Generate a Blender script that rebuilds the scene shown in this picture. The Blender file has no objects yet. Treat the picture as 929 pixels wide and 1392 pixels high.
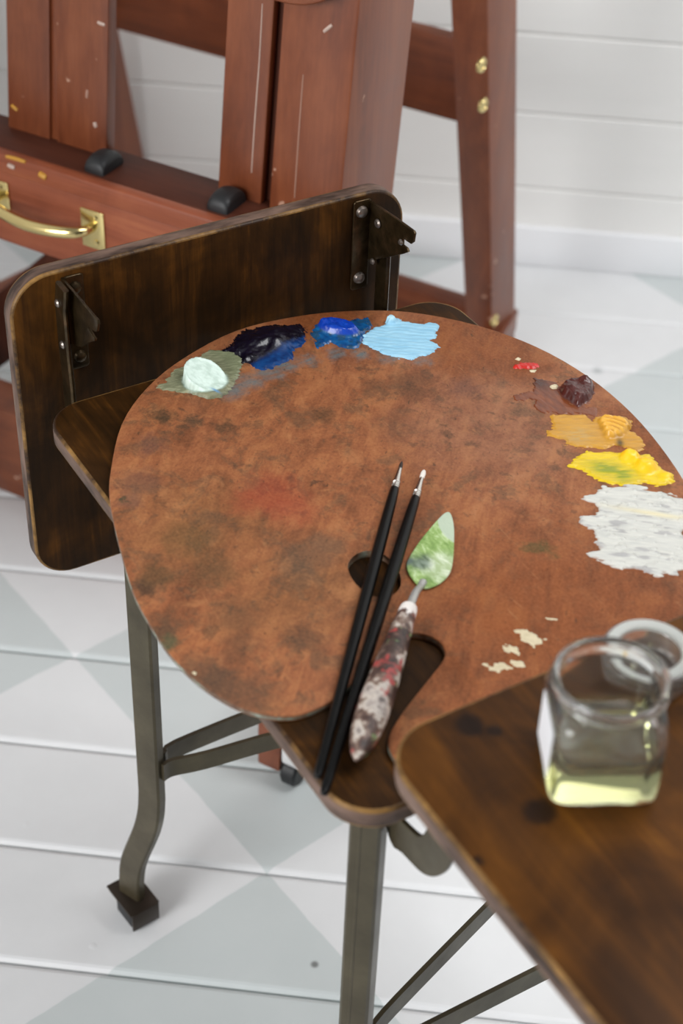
import bpy, bmesh, math, random
import numpy as np
from mathutils import Vector, Matrix
from mathutils.geometry import tessellate_polygon

random.seed(4)
COL = bpy.context.scene.collection
PI = math.pi

# ------------------------------------------------------------------ frames
def frame(o, x, y, z):
    m = Matrix.Identity(4)
    for i, c in enumerate((x, y, z)):
        c = Vector(c)
        for r in range(3):
            m[r][i] = c[r]
    for r in range(3):
        m[r][3] = o[r]
    return m

W = Matrix.Identity(4)
# typing table: a runs along the table towards the camera, b across it
TA, TB, ZV = Vector((.5995, -.8004, 0)), Vector((.8004, .5995, 0)), Vector((0, 0, 1))
TO = Vector((-.3408, 1.0725, 0))
TF = frame(TO, TA, TB, ZV)
# easel: s runs along its front, t away from the viewer
EANG = math.radians(-23)
ES, ET = Vector((math.cos(EANG), math.sin(EANG), 0)), Vector((-math.sin(EANG), math.cos(EANG), 0))
EO = Vector((-.16, 1.29, 0))
EF = frame(EO, ES, ET, ZV)

def tp(a, b, z):
    return TF @ Vector((a, b, z))

# ------------------------------------------------------------------ mesh builder
class MB:
    def __init__(s):
        s.v, s.g, s.f, s.mi, s.c = [], [], [], [], None

    def add(s, bm, fr=W, ga=0, mi=None):
        bm.verts.index_update()
        o = len(s.v)
        order = [ga] + [k for k in range(3) if k != ga]
        for v in bm.verts:
            s.v.append(fr @ v.co)
            s.g.append(tuple(v.co[k] for k in order))
        for f in bm.faces:
            s.f.append([o + v.index for v in f.verts])
            s.mi.append(f.material_index if mi is None else mi)
        bm.free()
        return s

    def hexa(s, pts, fr=W, ga=2, bev=.002, seg=2, mi=None):
        bm = bmesh.new()
        vs = [bm.verts.new(p) for p in pts]
        for q in ((3, 2, 1, 0), (4, 5, 6, 7), (0, 1, 5, 4), (1, 2, 6, 5), (2, 3, 7, 6), (3, 0, 4, 7)):
            bm.faces.new([vs[k] for k in q])
        if bev:
            bmesh.ops.bevel(bm, geom=list(bm.edges), offset=bev, segments=seg, profile=.5, affect='EDGES', clamp_overlap=True)
        bmesh.ops.recalc_face_normals(bm, faces=bm.faces)
        return s.add(bm, fr, ga, mi)

    def box(s, lo, hi, fr=W, ga=0, bev=.002, seg=2, lean=0, mi=None):
        (x0, y0, z0), (x1, y1, z1) = lo, hi
        d = lean * (z1 - z0)
        return s.hexa([(x0, y0, z0), (x1, y0, z0), (x1, y1, z0), (x0, y1, z0),
                       (x0, y0 + d, z1), (x1, y0 + d, z1), (x1, y1 + d, z1), (x0, y1 + d, z1)], fr, ga, bev, seg, mi)

    def prism(s, outline, z0, z1, fr=W, ga=0, arr=.003, hole=None, seg=3, mats=(0, 1, 2), arr2=None):
        """plate from a 2-D outline with rounded arrises; material 0 top/bottom, 1 arris, 2 edge"""
        pts = [Vector(p) for p in outline]
        if sum(pts[i - 1].x * pts[i].y - pts[i].x * pts[i - 1].y for i in range(len(pts))) < 0:
            pts.reverse()
        n = len(pts)
        nor = []
        for i in range(n):
            t = pts[(i + 1) % n] - pts[i - 1]
            nor.append(Vector((t.y, -t.x)).normalized())
        arr2 = arr if arr2 is None else arr2
        prof = []
        for k in range(seg + 1):
            th = PI / 2 * k / seg
            prof.append((arr2 * (1 - math.sin(th)), z0 + arr2 * (1 - math.cos(th)), 1))
        for k in range(seg + 1):
            th = PI / 2 * k / seg
            prof.append((arr * (1 - math.cos(th)), z1 - arr * (1 - math.sin(th)), 1))
        bm = bmesh.new()
        rings = []
        for ins, z, _ in prof:
            rings.append([bm.verts.new((p.x - q.x * ins, p.y - q.y * ins, z)) for p, q in zip(pts, nor)])
        for k in range(len(rings) - 1):
            m = mats[2] if k == seg else mats[1]
            for i in range(n):
                f = bm.faces.new([rings[k][i], rings[k][(i + 1) % n], rings[k + 1][(i + 1) % n], rings[k + 1][i]])
                f.material_index = m
        hr = None
        if hole:
            hp = [Vector(p) for p in hole]
            hr = [[bm.verts.new((p.x, p.y, z)) for p in hp] for z in (z0, z1)]
            m = len(hp)
            for i in range(m):
                f = bm.faces.new([hr[0][i], hr[0][(i + 1) % m], hr[1][(i + 1) % m], hr[1][i]])
                f.material_index = mats[2]
        for ring, hh in ((rings[0], hr and hr[0]), (rings[-1], hr and hr[1])):
            loops = [[v.co.to_3d() for v in ring]]
            allv = list(ring)
            if hh:
                loops.append([v.co.to_3d() for v in hh])
                allv += hh
            for t in tessellate_polygon([[Vector((c.x, c.y, 0)) for c in l] for l in loops]):
                try:
                    bm.faces.new([allv[i] for i in t]).material_index = mats[0]
                except ValueError:
                    pass
        bmesh.ops.recalc_face_normals(bm, faces=bm.faces)
        return s.add(bm, fr, ga)

    def loft(s, rings, fr=W, ga=2, closed=False, caps=True, mi=0):
        bm = bmesh.new()
        rv = [[bm.verts.new(p) for p in r] for r in rings]
        n = len(rv[0])
        for k in range(len(rv) - (0 if closed else 1)):
            a, b = rv[k], rv[(k + 1) % len(rv)]
            for i in range(n):
                bm.faces.new([a[i], a[(i + 1) % n], b[(i + 1) % n], b[i]])
        if caps and not closed:
            bm.faces.new(rv[0][::-1])
            bm.faces.new(rv[-1])
        bmesh.ops.recalc_face_normals(bm, faces=bm.faces)
        return s.add(bm, fr, ga, mi)

    def lathe(s, prof, fr=W, n=32, caps=True, closed=False, mi=0, sq=1.0):
        return s.loft([[(r * math.cos(2 * PI * i / n), r * sq * math.sin(2 * PI * i / n), z) for i in range(n)] for r, z in prof],
                      fr, 2, closed, caps, mi)

    def tube(s, path, rad, n=12, fr=W, mi=0, flat=1.0):
        P = [Vector(p) for p in path]
        R = rad if isinstance(rad, (list, tuple)) else [rad] * len(P)
        rings, up = [], None
        for i, p in enumerate(P):
            t = (P[min(i + 1, len(P) - 1)] - P[max(i - 1, 0)]).normalized()
            if up is None:
                up = Vector((0, 0, 1)) if abs(t.z) < .9 else Vector((1, 0, 0))
            x = up.cross(t).normalized()
            up = t.cross(x).normalized()
            rings.append([p + x * (R[i] * math.cos(2 * PI * k / n)) + up * (R[i] * flat * math.sin(2 * PI * k / n)) for k in range(n)])
        return s.loft(rings, fr, 2, mi=mi)

    def sweep(s, path, wdir, w, ddir, d, fr=W, mi=0, bev=.0015):
        """rectangular bar swept down a path, its section fixed to two directions"""
        w_, d_ = Vector(wdir).normalized(), Vector(ddir).normalized()
        ring = []
        for sx, sy in ((-1, -1), (1, -1), (1, 1), (-1, 1)):
            for ax, ay in (((0, 1), (1, 0)) if sx * sy > 0 else ((1, 0), (0, 1))):
                ring.append((sx * (w / 2 - bev * ax), sy * (d / 2 - bev * ay)))
        return s.loft([[Vector(p) + w_ * x + d_ * y for x, y in ring] for p in path], fr, 2, mi=mi)

    def build(s, name, mats, parent=None, loc=None, smooth=30):
        mats = mats if isinstance(mats, (list, tuple)) else [mats]
        me = bpy.data.meshes.new(name)
        if parent is not None:
            o0 = Vector(parent['_o'])
            loc = o0
        elif loc is None:
            xs = list(zip(*s.v))
            loc = Vector(((min(xs[0]) + max(xs[0])) / 2, (min(xs[1]) + max(xs[1])) / 2, min(xs[2])))
        loc = Vector(loc)
        me.from_pydata([tuple(v - loc) for v in s.v], [], s.f)
        at = me.attributes.new('grain', 'FLOAT_VECTOR', 'POINT')
        at.data.foreach_set('vector', np.array(s.g, dtype=np.float32).ravel())
        if s.c is not None:
            ca = me.attributes.new('pigment', 'FLOAT_COLOR', 'POINT')
            ca.data.foreach_set('color', np.concatenate([s.c, np.ones((len(s.c), 1))], 1).astype(np.float32).ravel())
        for m in mats:
            me.materials.append(m)
        me.polygons.foreach_set('material_index', s.mi)
        me.polygons.foreach_set('use_smooth', [True] * len(me.polygons))
        me.update()
        me.set_sharp_from_angle(angle=math.radians(smooth))
        ob = bpy.data.objects.new(name, me)
        COL.objects.link(ob)
        if parent is not None:
            ob.parent = parent
        else:
            ob.location = loc
        ob['_o'] = tuple(loc)
        return ob

def thing(name, label, cat, loc, group=None):
    o = bpy.data.objects.new(name, None)
    COL.objects.link(o)
    o.empty_display_size = .05
    o.location = loc
    o['_o'] = tuple(loc)
    return tag(o, label, cat, group)

def tag(o, label, cat, group=None):
    o['label'] = label
    o['category'] = cat
    if group:
        o['group'] = group
    return o

def struct(o):
    o['kind'] = 'structure'
    return o

def rrect(x0, x1, y0, y1, r, n=10):
    out = []
    for cx, cy, a0 in ((x1 - r, y1 - r, 0), (x0 + r, y1 - r, 90), (x0 + r, y0 + r, 180), (x1 - r, y0 + r, 270)):
        for k in range(n + 1):
            t = math.radians(a0 + 90 * k / n)
            out.append((cx + r * math.cos(t), cy + r * math.sin(t)))
    return out

def spline(pts, k=6, closed=True):
    n, out = len(pts), []
    P = [np.array(p, float) for p in pts]
    for i in range(n if closed else n - 1):
        p0, p1, p2, p3 = (P[(i - 1) % n], P[i], P[(i + 1) % n], P[(i + 2) % n]) if closed else \
            (P[max(i - 1, 0)], P[i], P[i + 1], P[min(i + 2, n - 1)])
        for j in range(k):
            t = j / k
            out.append(tuple(.5 * (2 * p1 + (p2 - p0) * t + (2 * p0 - 5 * p1 + 4 * p2 - p3) * t * t + (3 * p1 - p0 - 3 * p2 + p3) * t ** 3)))
    if not closed:
        out.append(tuple(P[-1]))
    return out

# ------------------------------------------------------------------ materials
def lin(c):
    if isinstance(c, str):
        c = [int(c[i:i + 2], 16) for i in (1, 3, 5)]
    return tuple((x / 255 / 12.92 if x / 255 <= .04045 else ((x / 255 + .055) / 1.055) ** 2.4) for x in c)

class NT:
    def __init__(s, name):
        s.m = bpy.data.materials.new(name)
        s.m.use_nodes = True
        s.t = s.m.node_tree
        s.t.nodes.clear()
        s.out = s.t.nodes.new('ShaderNodeOutputMaterial')
        s.b = s.t.nodes.new('ShaderNodeBsdfPrincipled')
        s.t.links.new(s.b.outputs[0], s.out.inputs[0])

    def put(s, sock, v):
        if isinstance(v, bpy.types.NodeSocket):
            s.t.links.new(v, sock)
        elif sock.type == 'RGBA':
            v = lin(v) if isinstance(v, str) or max(v[:3]) > 1.0 else v
            sock.default_value = (*v[:3], 1)
        else:
            sock.default_value = v

    def set(s, **kw):
        for k, v in kw.items():
            s.put(s.b.inputs[k.replace('_', ' ')], v)
        return s

    def attr(s, name='grain', out='Vector'):
        n = s.t.nodes.new('ShaderNodeAttribute')
        n.attribute_name = name
        return n.outputs[out]

    def obj(s):
        return s.t.nodes.new('ShaderNodeTexCoord').outputs['Object']

    def map(s, vec, scale=(1, 1, 1), loc=(0, 0, 0)):
        n = s.t.nodes.new('ShaderNodeMapping')
        s.put(n.inputs['Vector'], vec)
        n.inputs['Scale'].default_value = scale
        n.inputs['Location'].default_value = loc
        return n.outputs[0]

    def noise(s, vec, scale, detail=4, rough=.6, dist=0, out=0):
        n = s.t.nodes.new('ShaderNodeTexNoise')
        s.put(n.inputs['Vector'], vec)
        for k, v in (('Scale', scale), ('Detail', detail), ('Roughness', rough), ('Distortion', dist)):
            n.inputs[k].default_value = v
        return n.outputs[out]

    def ramp(s, fac, stops):
        n = s.t.nodes.new('ShaderNodeValToRGB')
        s.put(n.inputs[0], fac)
        e = n.color_ramp.elements
        while len(e) < len(stops):
            e.new(.5)
        for el, (p, c) in zip(e, stops):
            el.position = p
            el.color = (*(lin(c) if not isinstance(c, (int, float)) else (c,) * 3), 1)
        return n.outputs[0]

    def mix(s, fac, a, b, mode='MIX'):
        n = s.t.nodes.new('ShaderNodeMix')
        n.data_type = 'RGBA'
        n.blend_type = mode
        s.put(n.inputs[0], fac)
        s.put(n.inputs[6], a)
        s.put(n.inputs[7], b)
        return n.outputs[2]

    def math(s, op, a, b=0.0, c=None):
        n = s.t.nodes.new('ShaderNodeMath')
        n.operation = op
        s.put(n.inputs[0], a)
        s.put(n.inputs[1], b)
        if c is not None:
            s.put(n.inputs[2], c)
        return n.outputs[0]

    def vadd(s, a, b, op='ADD'):
        n = s.t.nodes.new('ShaderNodeVectorMath')
        n.operation = op
        s.put(n.inputs[0], a)
        s.put(n.inputs[1], b)
        return n.outputs[0]

    def scale(s, a, k):
        n = s.t.nodes.new('ShaderNodeVectorMath')
        n.operation = 'SCALE'
        s.put(n.inputs[0], a)
        n.inputs['Scale'].default_value = k
        return n.outputs[0]

    def spot(s, vec, c, r, soft=.5):
        """1 inside a round stain of radius r at c, fading to 0 at its edge"""
        n = s.t.nodes.new('ShaderNodeVectorMath')
        n.operation = 'DISTANCE'
        s.put(n.inputs[0], vec)
        n.inputs[1].default_value = c
        m = s.t.nodes.new('ShaderNodeMapRange')
        m.interpolation_type = 'SMOOTHSTEP'
        s.put(m.inputs[0], n.outputs['Value'])
        m.inputs[1].default_value = r * soft
        m.inputs[2].default_value = r
        m.inputs[3].default_value = 1
        m.inputs[4].default_value = 0
        return m.outputs[0]

    def bump(s, h, strength=.2, dist=.001):
        n = s.t.nodes.new('ShaderNodeBump')
        s.put(n.inputs['Height'], h)
        n.inputs['Strength'].default_value = strength
        n.inputs['Distance'].default_value = dist
        s.put(s.b.inputs['Normal'], n.outputs[0])
        return s

def plain(name, c, rough=.5, metal=0, spec=.5, coat=0):
    n = NT(name)
    n.set(Base_Color=c, Roughness=rough, Metallic=metal, Specular_IOR_Level=spec, Coat_Weight=coat)
    return n.m

def wood(name, stops, rough=.4, sc=1, spec=.3, coat=0, flecks=None, figure=.5, fibre=.22):
    n = NT(name)
    g = n.attr()
    big = n.noise(n.map(g, (2.2 * sc, 15 * sc, 15 * sc)), 1.5, 4, .55, 1.6)
    fine = n.noise(n.map(g, (9 * sc, 260 * sc, 260 * sc)), 1, 3, .6)
    blot = n.noise(g, 8 * sc, 5, .62, .8)
    f = n.math('ADD', n.math('MULTIPLY', big, figure), n.math('MULTIPLY', blot, 1 - figure))
    f = n.math('ADD', f, n.math('MULTIPLY', n.math('SUBTRACT', fine, .5), fibre))
    c = n.ramp(f, stops)
    if flecks:
        fm = n.ramp(n.noise(g, flecks[1], 2, .5), [(flecks[2], 0), (flecks[2] + .02, 1)])
        c = n.mix(fm, c, flecks[0])
    n.set(Base_Color=c, Roughness=n.math('ADD', rough - .1, n.math('MULTIPLY', blot, .2)), Specular_IOR_Level=spec, Coat_Weight=coat)
    n.bump(fine, .1, .0005)
    return n

M = {}
cherry = [(.3, '#5f2e18'), (.45, '#743b20'), (.58, '#824628'), (.75, '#915435')]
M['cherry'] = wood('cherry_stained_beech', cherry, .4, spec=.55, flecks=('#b98f78', 38, .73)).m
M['cherry_flat'] = wood('cherry_crosswise', [(.3, '#54260f'), (.5, '#71371a'), (.7, '#864625')], .42).m
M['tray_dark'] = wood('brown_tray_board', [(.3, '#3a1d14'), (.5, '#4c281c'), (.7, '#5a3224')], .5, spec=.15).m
walnut = [(.3, '#170d05'), (.44, '#251607'), (.54, '#36200a'), (.64, '#51310f'), (.78, '#6e4515')]
M['walnut'] = wood('dark_walnut_stain', walnut, .48, 1.4, spec=.1, figure=.45, fibre=.16).m
M['walnut_top'] = wood('walnut_stained_leaf_top', [(.28, '#221205'), (.42, '#3c2209'), (.56, '#55320d'), (.72, '#734713')], .42, 1.3, spec=.14, figure=.45, fibre=.16)
n = M['walnut_top']
g = n.attr()
base = n.b.inputs['Base Color'].links[0].from_socket
for c, r in (((.519, .065, .737), .012), ((.594, .062, .737), .0125), ((.606, .012, .737), .005), ((.53, .075, .737), .006), ((.64, .2, .737), .014)):
    gg = n.vadd(g, n.scale(n.noise(g, 160, 2, .5, out=1), .006), 'ADD')
    base = n.mix(n.math('MULTIPLY', n.spot(gg, (c[0] + .003, c[1] + .003, c[2] + .003), r), .8), base, '#140d0b')
n.set(Base_Color=base)
M['walnut_top'] = n.m

n = NT('worn_board_edge')
g = n.attr()
wm = n.ramp(n.noise(g, 24, 6, .7), [(.40, 0), (.64, 1)])
n.set(Base_Color=n.mix(wm, '#2f1c0d', '#8f6a38'), Roughness=.5, Specular_IOR_Level=.3)
M['worn'] = n.m
n = NT('plywood_edge')
g = n.attr()
n.set(Base_Color=n.mix(n.ramp(n.noise(n.map(g, (14, 14, 60)), 1, 4, .65), [(.36, 0), (.62, 1)]), '#2c1d15', '#735c50'), Roughness=.5, Specular_IOR_Level=.3)
M['ply'] = n.m

n = NT('olive_painted_steel')
g = n.obj()
w = n.noise(g, 22, 5, .65)
n.set(Base_Color=n.ramp(w, [(.3, '#3e3626'), (.55, '#4b4331'), (.75, '#59503c')]), Roughness=n.ramp(w, [(.3, .42), (.7, .3)]), Metallic=.25, Specular_IOR_Level=.5)
n.bump(n.noise(g, 140, 3), .08, .0008)
M['steel'] = n.m
n = NT('browned_bracket_steel')
g = n.obj()
w = n.noise(g, 60, 5, .65)
n.set(Base_Color=n.ramp(w, [(.35, '#2c2214'), (.55, '#443622'), (.75, '#5e4530')]), Roughness=.3, Metallic=.75)
n.bump(n.noise(g, 240, 3), .15, .0008)
M['bracket'] = n.m
M['rivet'] = plain('worn_rivet_steel', '#8a8078', .35, .85)
M['brass'] = plain('polished_brass', '#dcc88c', .2, 1)
M['rubber'] = plain('black_rubber', '#17181a', .5)
M['lacquer'] = plain('black_lacquer', '#070707', .3, 0, .15, .03)
M['silver'] = plain('nickel_ferrule', '#c9c4bd', .2, 1)
M['hair'] = plain('dark_sable_hair', '#2a1c14', .6)
M['hair_white'] = plain('white_painted_hair', '#e8e2da', .55)
M['caster_white'] = plain('white_nylon_fork', '#dcdcdc', .4)
M['label'] = plain('white_paper_label', '#e9e9ec', .6)
M['shoe'] = plain('dark_steel_shoe', '#352c24', .35, .6)

# painted floor: white ground with grey-green diamonds
n = NT('white_floor_with_grey_diamonds')
g = n.obj()
sep = n.t.nodes.new('ShaderNodeSeparateXYZ')
n.put(sep.inputs[0], n.vadd(g, n.scale(n.vadd(n.noise(g, 30, 2, .5, out=1), (.5, .5, .5), 'SUBTRACT'), .004)))
u = n.math('MULTIPLY', n.math('ADD', sep.outputs[0], .4516), 1 / .2865)
v = n.math('MULTIPLY', n.math('SUBTRACT', sep.outputs[1], 1.4632), 1 / .3021)
pf = n.math('FLOOR', n.math('MULTIPLY', n.math('ADD', u, v), .5))
qf = n.math('FLOOR', n.math('MULTIPLY', n.math('SUBTRACT', u, v), .5))
par = n.math('ABSOLUTE', n.math('MODULO', n.math('ADD', pf, qf), 2))
mott = n.noise(g, 14, 4, .6)
white_c = n.mix(mott, '#d9dadb', '#e3e4e5')
grey_c = n.mix(mott, '#c3caca', '#ccd1d1')
c = n.mix(par, grey_c, white_c)
for cx, cy, r, k in ((-.0975, 1.0484, .006, '#4c4a48'), (.0727, 2.194, .006, '#8d9190'), (.206, 2.2135, .013, '#9aa0a0'), (-.33, 1.33, .02, '#c9bdb0')):
    c = n.mix(n.math('MULTIPLY', n.spot(g, (cx, cy, 0), r, .3), .75), c, k)
n.set(Base_Color=c, Roughness=.42)
n.bump(n.noise(g, 60, 3), .05, .001)
M['floor'] = n.m
n = NT('white_painted_shiplap')
g = n.obj()
n.set(Base_Color=n.mix(n.noise(n.map(g, (1, 8, 8)), 3, 3), '#efeeeb', '#f5f4f1'), Roughness=.55)
M['wall'] = n.m
M['base'] = plain('white_gloss_trim', '#f1f2f4', .4)
M['nail'] = plain('painted_nail_head', '#d8d8d8', .45)

# palette: reddish wood polished by years of scraped paint
n = NT('patinated_palette_wood')
g = n.attr()
def wobble(k, sc_):
    return n.vadd(g, n.scale(n.vadd(n.noise(g, sc_, 6, .7, out=1), (.5, .5, .5), 'SUBTRACT'), k))
wob, wobs = wobble(.09, 30), wobble(.035, 70)
rot = n.t.nodes.new('ShaderNodeMapping')
n.put(rot.inputs['Vector'], g)
rot.inputs['Rotation'].default_value = (0, 0, .75)
b0 = n.noise(n.map(rot.outputs[0], (1, 2.1, 1)), 15, 8, .72, .7)
b1 = n.noise(n.map(g, (1.3, 1, 1), (4, 2, 0)), 36, 7, .72, .5)
stroke = n.noise(n.map(rot.outputs[0], (16, 170, 1)), 1, 4, .65, .8)
f = n.math('ADD', n.math('MULTIPLY', b0, .55), n.math('ADD', n.math('MULTIPLY', b1, .25), n.math('MULTIPLY', stroke, .2)))
c = n.ramp(f, [(.34, '#553424'), (.43, '#7f4f37'), (.5, '#9d6344'), (.57, '#b17650'), (.66, '#bd8560'), (.74, '#a4765e')])
clean = n.math('MAXIMUM', n.spot(wob, (.42, .23, .667), .16, .3), n.spot(wob, (.09, .37, .667), .085, .4))
clean = n.math('MAXIMUM', clean, n.spot(wob, (.27, .42, .667), .065, .4))
clean = n.math('MAXIMUM', clean, n.spot(wob, (-.01, .27, .667), .055, .4))
c = n.mix(n.math('MULTIPLY', clean, .85), c, n.ramp(f, [(.36, '#5f3013'), (.5, '#85471f'), (.62, '#9a592a')]))
haze = n.spot(wob, (.20, .31, .667), .11, .2)
c = n.mix(n.math('MULTIPLY', haze, .42), c, n.ramp(b1, [(.35, '#7d5c54'), (.65, '#a07c6c')]))
oliv = n.math('MAXIMUM', n.spot(wob, (.20, .045, .667), .09, .1), n.spot(wob, (.30, .08, .667), .08, .1))
c = n.mix(n.math('MULTIPLY', oliv, .5), c, n.ramp(b1, [(.4, '#5f4a30'), (.6, '#8a653e')]))
notclean = n.math('SUBTRACT', 1.0, n.math('MULTIPLY', clean, .8))
grey = n.ramp(n.noise(n.map(g, (1, 1, 1), (9, 3, 0)), 30, 8, .75, .5), [(.52, 0), (.60, 1)])
c = n.mix(n.math('MULTIPLY', n.math('MULTIPLY', grey, notclean), .55), c, '#524a3e')
dk = n.ramp(n.noise(n.map(g, (1, 1, 1), (3.1, 1.7, 0)), 62, 6, .65, .4), [(.59, 0), (.66, 1)])
c = n.mix(n.math('MULTIPLY', n.math('MULTIPLY', dk, notclean), .62), c, '#403a33')
lite = n.ramp(n.noise(n.map(g, (1, 1, 1), (1.1, 8.7, 0)), 48, 6, .7, .6), [(.56, 0), (.66, 1)])
c = n.mix(n.math('MULTIPLY', n.math('MULTIPLY', lite, notclean), .4), c, '#c68d62')
for p, r, k, s_ in (((.187, .113), .034, '#9a352a', .55), ((.213, .115), .028, '#a03a30', .5), ((.19, .09), .026, '#a04632', .5),
                    ((.061, .082), .015, '#31342c', .95), ((.077, .1), .012, '#37362f', .9), ((.0975, .118), .014, '#3c352d', .85), ((.0825, .088), .010, '#37362f', .8),
                    ((.12, .197), .018, '#3f352b', .8), ((.115, .285), .03, '#4a382e', .65), ((.105, .255), .016, '#4a3a30', .6), ((.243, -.022), .014, '#262b29', .9),
                    ((.235, -.006), .022, '#3c3c2c', .75), ((.345, .055), .02, '#453b33', .7), ((.37, -.01), .034, '#46423d', .65), ((.345, -.024), .034, '#42403c', .75), ((.29, -.028), .02, '#343a35', .8),
                    ((.27, .095), .03, '#585147', .6), ((.262, .12), .02, '#5d564b', .6), ((.092, .056), .02, '#5a4446', .6), ((.13, .028), .025, '#584644', .6), ((.15, .012), .015, '#5a4a4a', .6),
                    ((.21, .03), .03, '#5f5034', .6), ((.25, .03), .028, '#4f4632', .6), ((.30, .02), .03, '#574838', .55), ((.33, .01), .02, '#453b33', .6),
                    ((.1452, .0065), .005, '#173f32', .95), ((.3003, -.0288), .012, '#3a5a46', .8), ((.343, .256), .012, '#3f4a26', .8), ((.338, .246), .009, '#3f4a26', .7),
                    ((.196, .146), .006, '#2c2a28', .85), ((.14, .32), .022, '#6a4c48', .6), ((.16, .24), .03, '#6a4a3c', .4), ((.40, .18), .02, '#8f4d27', .5)):
    c = n.mix(n.math('MULTIPLY', n.spot(wobs, (p[0], p[1], .667), r, .2), s_), c, k)
# bluish drag of paint below the blues
blue = None
for p, r in (((.054, .147), .02), ((.05, .165), .02), ((.045, .185), .019), ((.043, .205), .016), ((.044, .225), .014), ((.048, .25), .013), ((.058, .27), .013), ((.075, .29), .013), ((.09, .31), .014)):
    sp = n.spot(wobs, (p[0], p[1], .667), r, .1)
    blue = sp if blue is None else n.math('MAXIMUM', blue, sp)
streak = n.noise(n.map(g, (260, 30, 1)), 1, 3, .6)
c = n.mix(n.math('MULTIPLY', blue, n.ramp(streak, [(.35, .35), (.6, .95)])), c, '#5f7f8c')
scr = n.ramp(n.noise(n.map(g, (25, 260, 1)), 1, 2, .5, 2), [(.68, 0), (.74, 1)])
c = n.mix(n.math('MULTIPLY', scr, .25), c, '#c99a74')
fineg = n.noise(g, 420, 3, .6)
c = n.mix(.25, c, n.ramp(fineg, [(.3, '#5f3a28'), (.7, '#b07c5a')]))
speck = n.ramp(n.noise(n.map(rot.outputs[0], (1, 1.8, 1), (5, 5, 0)), 150, 4, .65, .3), [(.64, 0), (.69, 1)])
c = n.mix(n.math('MULTIPLY', speck, .6), c, '#3c322a')
c = n.mix(1.0, c, (.90, .835, .74), 'MULTIPLY')
n.set(Base_Color=c, Roughness=n.ramp(b0, [(.3, .55), (.7, .42)]), Specular_IOR_Level=.16)
n.bump(n.noise(g, 260, 4, .6), .12, .0006)
M['palette'] = n.m
n = NT('paint_crusted_palette_rim')
g = n.attr()
w1 = n.noise(g, 60, 4, .65)
c = n.ramp(w1, [(.36, '#4a2c1a'), (.48, '#6e5a48'), (.6, '#7f8a7c'), (.7, '#a8b8aa')])
n.set(Base_Color=c, Roughness=.5)
M['rim'] = n.m

# oil paint carries its pigment as a point colour
def paint_mat(name, rough, coat=.15):
    n = NT(name)
    n.set(Base_Color=n.attr('pigment', 'Color'), Roughness=rough, Specular_IOR_Level=.5, Coat_Weight=coat, Coat_Roughness=.15)
    n.bump(n.noise(n.attr(), 900, 3, .6), .2, .0005)
    return n.m
M['oil'] = paint_mat('thick_oil_paint', .34, .1)
M['oil_gloss'] = paint_mat('wet_glossy_oil_paint', .26, .15)
M['oil_matt'] = paint_mat('half_dry_oil_paint', .5, 0)

n = NT('paint_caked_handle')
g = n.attr()
p = n.map(g, (1, 1, 1))
w1, w2, w3 = n.noise(p, 55, 4, .6), n.noise(n.map(g, (1, 1, 1), (2, 5, 1)), 75, 4, .6), n.noise(n.map(g, (1, 1, 1), (7, 1, 3)), 60, 3, .6)
c = n.ramp(w1, [(.40, '#2c1d19'), (.50, '#4c3730'), (.56, '#7d675b'), (.60, '#c2b9ae'), (.66, '#a89d96'), (.72, '#5d524e')])
c = n.mix(n.ramp(w2, [(.58, 0), (.64, 1)]), c, '#a03f3c')
c = n.mix(n.ramp(w3, [(.6, 0), (.66, 1)]), c, '#86a06a')
c = n.mix(n.math('MULTIPLY', n.spot(g, (0, 0, .018), .034, .5), .85), c, n.mix(n.ramp(w1, [(.45, 0), (.55, 1)]), '#5a3a34', '#6d4a42'))
c = n.mix(n.spot(g, (.006, 0, .108), .014, .4), c, '#b03a38')
c = n.mix(n.spot(g, (-.004, 0, .138), .022, .4), c, n.ramp(w2, [(.4, '#8b95a0'), (.6, '#d2d2d0')]))
c = n.mix(n.spot(n.vadd(g, n.scale(n.vadd(n.noise(g, 160, 3, .6, out=1), (.5, .5, .5), 'SUBTRACT'), .03)), (0, 0, -.002), .014, .8), c, '#e6e0da')
n.set(Base_Color=c, Roughness=.5)
n.bump(w1, .5, .003)
M['caked'] = n.m
n = NT('blade_smeared_with_green_paint')
g = n.attr()
wob = n.vadd(g, n.scale(n.vadd(n.noise(g, 120, 3, .6, out=1), (.5, .5, .5), 'SUBTRACT'), .012))
w1 = n.noise(n.map(g, (90, 190, 1)), 1, 5, .65, .5)
c = n.ramp(w1, [(.35, '#6f9048'), (.5, '#8fae62'), (.62, '#b9cf98'), (.75, '#dce6cc')])
c = n.mix(n.math('MULTIPLY', n.spot(wob, (.327, .178, .67), .022, .3), .7), c, n.ramp(w1, [(.4, '#b4c49a'), (.6, '#dde4d2')]))
c = n.mix(n.math('MULTIPLY', n.spot(wob, (.315, .165, .67), .014, .2), .85), c, n.ramp(w1, [(.4, '#36433f'), (.65, '#75857c')]))
c = n.mix(n.math('MULTIPLY', n.spot(wob, (.309, .158, .67), .007, .2), .8), c, '#56646a')
c = n.mix(n.spot(g, (.298, .232, .67), .0345, .96), c, n.mix(w1, '#a9bba2', '#c3cfba'))
n.set(Base_Color=c, Roughness=.45)
n.bump(w1, .3, .001)
M['blade'] = n.m

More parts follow.
